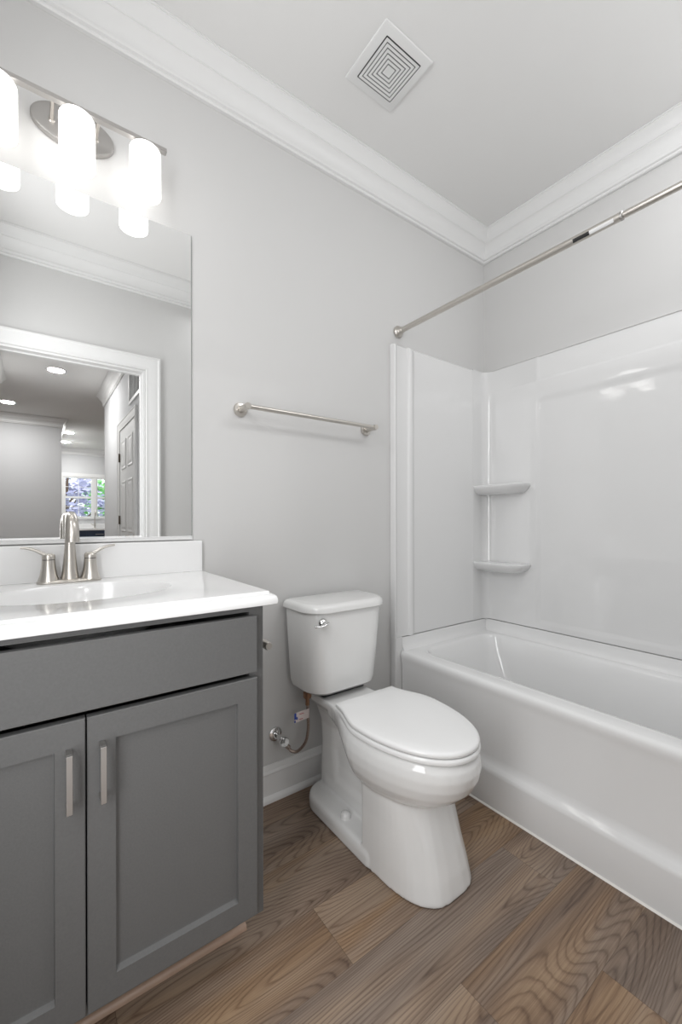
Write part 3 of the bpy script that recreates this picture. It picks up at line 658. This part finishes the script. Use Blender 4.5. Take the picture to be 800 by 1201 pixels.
# ------------------------------------------------------------------ paper holder on the cabinet side
ph = empty('toilet_paper_holder', (.4595,-.42,.745), 'brushed nickel toilet paper holder tip on the side of the grey cabinet', 'paper holder')
bm = bmesh.new(); lathe(bm, [(.024,0),(.025,.003),(.022,.009),(.013,.012),(.012,.04),(.012,.062)], (.4592,-.30,.748), (1,0,0), 28); link('wall_post', bm, M_nick, ph, smooth=True)
bm = bmesh.new(); tube(bm, [(.5205,-.29,.748),(.5215,-.30,.748),(.522,-.38,.748),(.522,-.436,.748),(.522,-.443,.748)], [.010,.0105,.0105,.0118,.0095], 20); link('roll_arm', bm, M_nick, ph, smooth=True)

# ------------------------------------------------------------------ toilet
TC = .987
to = empty('toilet', (TC,-.38,0), 'white two-piece elongated toilet with closed lid between vanity and tub', 'toilet')
def egg(z, hw, yf, yb, hb, ymid, p=2.15, n=28, pc=0):
    # outline: front half superellipse from ymid to yf, rear from ymid to yb narrowing to hb
    pts = []
    for i in range(n+1):
        t = PI+PI*i/n                       # left to right over the front
        c, s = math.cos(t), math.sin(t)
        pts.append((TC+hw*math.copysign(abs(c)**(2/p),c), ymid+(ymid-yf)*math.copysign(abs(s)**(2/p),s), z))
    m = 8
    for i in range(1,m+1):
        u = i/m; pts.append((TC+hw+(hb-hw)*(u*u*(3-2*u)), ymid+(yb-ymid)*u, z))
    for i in range(m,0,-1):
        u = i/m; pts.append((TC-hw-(hb-hw)*(u*u*(3-2*u)), ymid+(yb-ymid)*u, z))
    return pts
def piece(rings, cap=(True,True)):
    bm = bmesh.new(); loft(bm, rings, cap); bmesh.ops.recalc_face_normals(bm, faces=bm.faces)
    bmesh.ops.triangulate(bm, faces=[f for f in bm.faces if len(f.verts) > 4]); return bm
parts = []
# bowl
parts.append(piece([egg(.415,.168,-.745,-.20,.108,-.45), egg(.409,.175,-.755,-.20,.108,-.45), egg(.395,.181,-.763,-.20,.108,-.45), egg(.37,.185,-.765,-.20,.104,-.45), egg(.34,.183,-.759,-.22,.090,-.45), egg(.31,.176,-.744,-.24,.075,-.45),
                    egg(.285,.165,-.720,-.26,.062,-.45), egg(.262,.149,-.688,-.28,.052,-.45), egg(.245,.128,-.648,-.30,.045,-.45), egg(.235,.09,-.60,-.33,.04,-.45)]))
# skirted front pedestal
def ped(z, hw, yf, hf, yb, n=10):
    r = min(hf*.75,.07)
    pts = [(TC-hw,yb,z)]
    # left side tapering to front, rounded nose
    def bez(a, b, c, d, t): return tuple((1-t)**3*a[i]+3*(1-t)**2*t*b[i]+3*(1-t)*t*t*c[i]+t**3*d[i] for i in range(2))
    A = (TC-hw, yb-.06); Bq = (TC-hw*.99, yb-.16); Cq = (TC-hf*1.08, yf+.035); D = (TC-hf*.55, yf+.006)
    L = [bez(A,Bq,Cq,D,i/n) for i in range(n+1)]
    L += [(TC-hf*.25, yf)]
    pts += [(x,y,z) for x,y in L]; pts += [(2*TC-x,y,z) for x,y in L[::-1]]; pts.append((TC+hw,yb,z))
    return pts
parts.append(piece([ped(.0005,.143,-.717,.118,-.445), ped(.012,.1425,-.716,.118,-.445), ped(.06,.142,-.706,.110,-.445), ped(.12,.141,-.688,.101,-.445), ped(.18,.140,-.668,.095,-.445), ped(.235,.142,-.650,.092,-.445), ped(.268,.142,-.640,.090,-.445)]))
# bolt flange
parts.append(piece([rrect(TC-w,TC+w,-.50,-.075+e,.03,.085,z,8) for w, e, z in ((.148,0,.0005),(.148,0,.034),(.145,-.003,.047),(.139,-.008,.0535),(.130,-.016,.0560))]))
# trapway ridge and rear column
parts.append(piece([rrect(TC-w,TC+w,-.50,yb,.02,.05,z,6) for w, yb, z in ((.074,-.085,.01),(.074,-.085,.075),(.070,-.085,.105),(.060,-.085,.13),(.054,-.085,.17),(.052,-.085,.27))]))
parts.append(piece([rrect(TC-w,TC+w,yf,yb,.035,.04,z,6) for w, yf, yb, z in ((.072,-.24,-.075,.01),(.070,-.22,-.075,.12),(.066,-.20,-.075,.22),(.068,-.21,-.072,.30),(.082,-.24,-.065,.35),(.098,-.27,-.06,.385))]))
# rear deck
parts.append(piece([rrect(TC-w,TC+w,-.33,yb,.03,.035,z,6) for w, yb, z in ((.080,-.08,.355),(.098,-.06,.378),(.108,-.045,.392),(.110,-.040,.408),(.106,-.044,.4165))]))
bm = bmesh.new()
for p in parts:
    me = bpy.data.meshes.new('tmp'); p.to_mesh(me); p.free(); bm.from_mesh(me); bpy.data.meshes.remove(me)
bowl = link('bowl', bm, M_cer, to)
md = bowl.modifiers.new('r','REMESH'); md.mode = 'VOXEL'; md.voxel_size = .0042; md.use_smooth_shade = True
ms = bowl.modifiers.new('s','SMOOTH'); ms.factor = .6; ms.iterations = 5
bake(bowl); bowl.data.materials.clear(); bowl.data.materials.append(M_cer)
for p in bowl.data.polygons: p.use_smooth = True
for s in (-1,1):
    bm = bmesh.new(); lathe(bm, [(.0185,0),(.0185,.006),(.0170,.013),(.0115,.0185),(.001,.0205)], (TC+s*.110,-.318,.0555), (0,0,1), 24); link('bolt_cap', bm, M_cer, to, smooth=True)
# seat and lid
def lidr(z, e, n=40):
    hw, yf, yb, hb = .180-e, -.764+e, -.290-e, .136-e
    return egg(z, hw, yf, yb, hb, -.455, p=2.12, n=34)
bm = bmesh.new(); loft(bm, [lidr(.4175,.010), lidr(.4180,.004), lidr(.4205,.001), lidr(.426,0), lidr(.4315,.001), lidr(.4345,.004), lidr(.435,.012)]); link('seat', bm, M_seat, to, smooth=35)
bm = bmesh.new(); loft(bm, [lidr(.4362,.014), lidr(.4366,.007), lidr(.439,.0035), lidr(.444,.002), lidr(.449,.003), lidr(.4525,.0065), lidr(.4545,.013), lidr(.4565,.04), lidr(.4580,.09)]); link('lid', bm, M_seat, to, smooth=35)
for s in (-1,1):
    bm = bmesh.new(); loft(bm, [rrect(TC+s*.075-.022,TC+s*.075+.022,-.300,-.272,.006,.006,z,4) for z in (.4166,.438)]+[rrect(TC+s*.075-.019,TC+s*.075+.019,-.297,-.275,.005,.005,.442,4)]); link('seat_hinge', bm, M_seat, to, smooth=35)
# tank
def tk(z, x0, x1, y0, y1, rf=.055, rb=.02):
    # bowed front
    pts = rrect(x0, x1, y0, y1, rf, rb, z, 8); xm = (x0+x1)/2; h = (x1-x0)/2
    return [(x, y-(.012*(1-((x-xm)/h)**2) if y < (y0+y1)/2 else 0), zz) for x, y, zz in pts]
bm = bmesh.new(); loft(bm, [tk(.438,.850,1.105,-.165,-.055,.05), tk(.441,.830,1.125,-.190,-.042,.065), tk(.452,.817,1.138,-.203,-.034,.075), tk(.475,.811,1.144,-.208,-.030,.08), tk(.60,.804,1.154,-.214,-.026,.08), tk(.745,.797,1.164,-.220,-.022,.08), tk(.7535,.798,1.163,-.219,-.022,.08)])
link('tank', bm, M_cer, to, smooth=35)
bm = bmesh.new(); loft(bm, [tk(.7538,.795,1.166,-.224,-.020,.08), tk(.7545,.789,1.172,-.231,-.016,.085), tk(.758,.786,1.175,-.234,-.014,.088), tk(.770,.787,1.174,-.233,-.014,.088), tk(.779,.791,1.170,-.229,-.017,.085), tk(.7845,.798,1.163,-.222,-.022,.080), tk(.7865,.810,1.151,-.210,-.030,.07)]); link('tank_lid', bm, M_cer, to, smooth=35)
bm = B((TC-.10,TC+.10,-.165,-.06,.4168,.4385)); link('tank_gasket', bm, M_dark, to, bevel=.004)
# flush lever
bm = bmesh.new(); lathe(bm, [(.0165,0),(.0170,.003),(.0150,.008),(.0100,.011),(.0075,.013),(.0075,.020),(.001,.0215)], (.845,-.2235,.722), (-.12,-1,0), 28); fl = link('flush_lever', bm, M_chr, to, smooth=True)
bm = bmesh.new(); tube(bm, [(.856,-.2435,.723),(.845,-.2475,.721),(.825,-.2480,.7165),(.806,-.2430,.7175),(.800,-.2410,.719)], [.006,.0075,.0068,.0075,.005], 16, 4, squash=.65); link('lever_arm', bm, M_chr, fl, smooth=True)

# ------------------------------------------------------------------ supply valve, hose and tag
sv = empty('water_supply_valve', (.765,-.001,.252), 'chrome water shut-off valve with braided hose on the wall below the toilet tank', 'valve')
VX, VZ = .765, .252
bm = bmesh.new(); lathe(bm, [(.0275,0),(.0280,.0015),(.0265,.006),(.019,.010),(.0095,.0115)], (VX,-.0008,VZ), (0,-1,0), 36); link('wall_flange', bm, M_chr, sv, smooth=True)
bm = bmesh.new(); lathe(bm, [(.0085,.009),(.0085,.036),(.0115,.037),(.0115,.062),(.0095,.064)], (VX,0,VZ), (0,-1,0), 24); 
tube(bm, [(VX,-.050,VZ),(VX+.016,-.050,VZ-.022),(VX+.022,-.050,VZ-.030)], [.0085,.0085,.0085], 20); link('valve_body', bm, M_chr, sv, smooth=True)
bm = bmesh.new(); lathe(bm, [(.0055,.063),(.0055,.072),(.0175,.073),(.0190,.076),(.0190,.082),(.0165,.086),(.004,.087)], (VX,0,VZ), (0,-1,0), 36); link('valve_handle', bm, M_chr, sv, smooth=True)
bm = bmesh.new(); tube(bm, [(VX+.020,-.050,VZ-.027),(VX+.034,-.052,VZ-.043)], .0100, 6); link('compression_nut', bm, M_chr, sv, smooth=20)
HX, HY = .846, -.115
bm = bmesh.new(); tube(bm, [(VX+.033,-.052,VZ-.042),(.806,-.060,.196),(.826,-.075,.196),(.846,-.100,.235),(.851,-.112,.290),(.849,-.115,.345),(HX,HY,.400)], .0058, 14, 8); link('braided_hose', bm, M_braid, sv, smooth=True)
bm = bmesh.new(); lathe(bm, [(.0078,.385),(.0078,.412),(.0145,.413),(.0165,.420),(.0165,.434),(.012,.4375)], (HX,HY,0), (0,0,1), 12); link('coupling_nut', bm, M_brass, sv, smooth=20)
# tag wrapped on the hose
tg = tag(None or empty('hose_tag', (.85,-.13,.362), 'x','x'), 'small paper tag with blue and red print wrapped on the toilet supply hose', 'tag')
bm = bmesh.new(); pts = []
for t, m_ in ((0,1),): pass
P = [(HX+.0075,HY-.002),(HX+.003,HY-.0078),(HX-.004,HY-.0082),(HX-.022,HY-.0095),(HX-.048,HY-.0125),(HX-.066,HY-.013)]
Q = P+[(x, y+.0004) for x, y in P[::-1]]
loft(bm, [[(x,y,z+(.004 if x < HX-.02 else 0)*0) for x, y in Q] for z in (.338,.374)]); link('paper', bm, M_tag, tg)
link('print_block', B((HX-.0655,HX-.057,HY-.0142,HY-.0136,.350,.374),(HX-.0655,HX-.060,HY-.0142,HY-.0136,.339,.347),(HX-.056,HX-.051,HY-.0136,HY-.0131,.348,.358)), M_blue, tg)
link('print_line', B((HX-.044,HX-.024,HY-.0134,HY-.0124,.364,.366),(HX-.044,HX-.028,HY-.0134,HY-.0124,.345,.347)), M_red, tg)
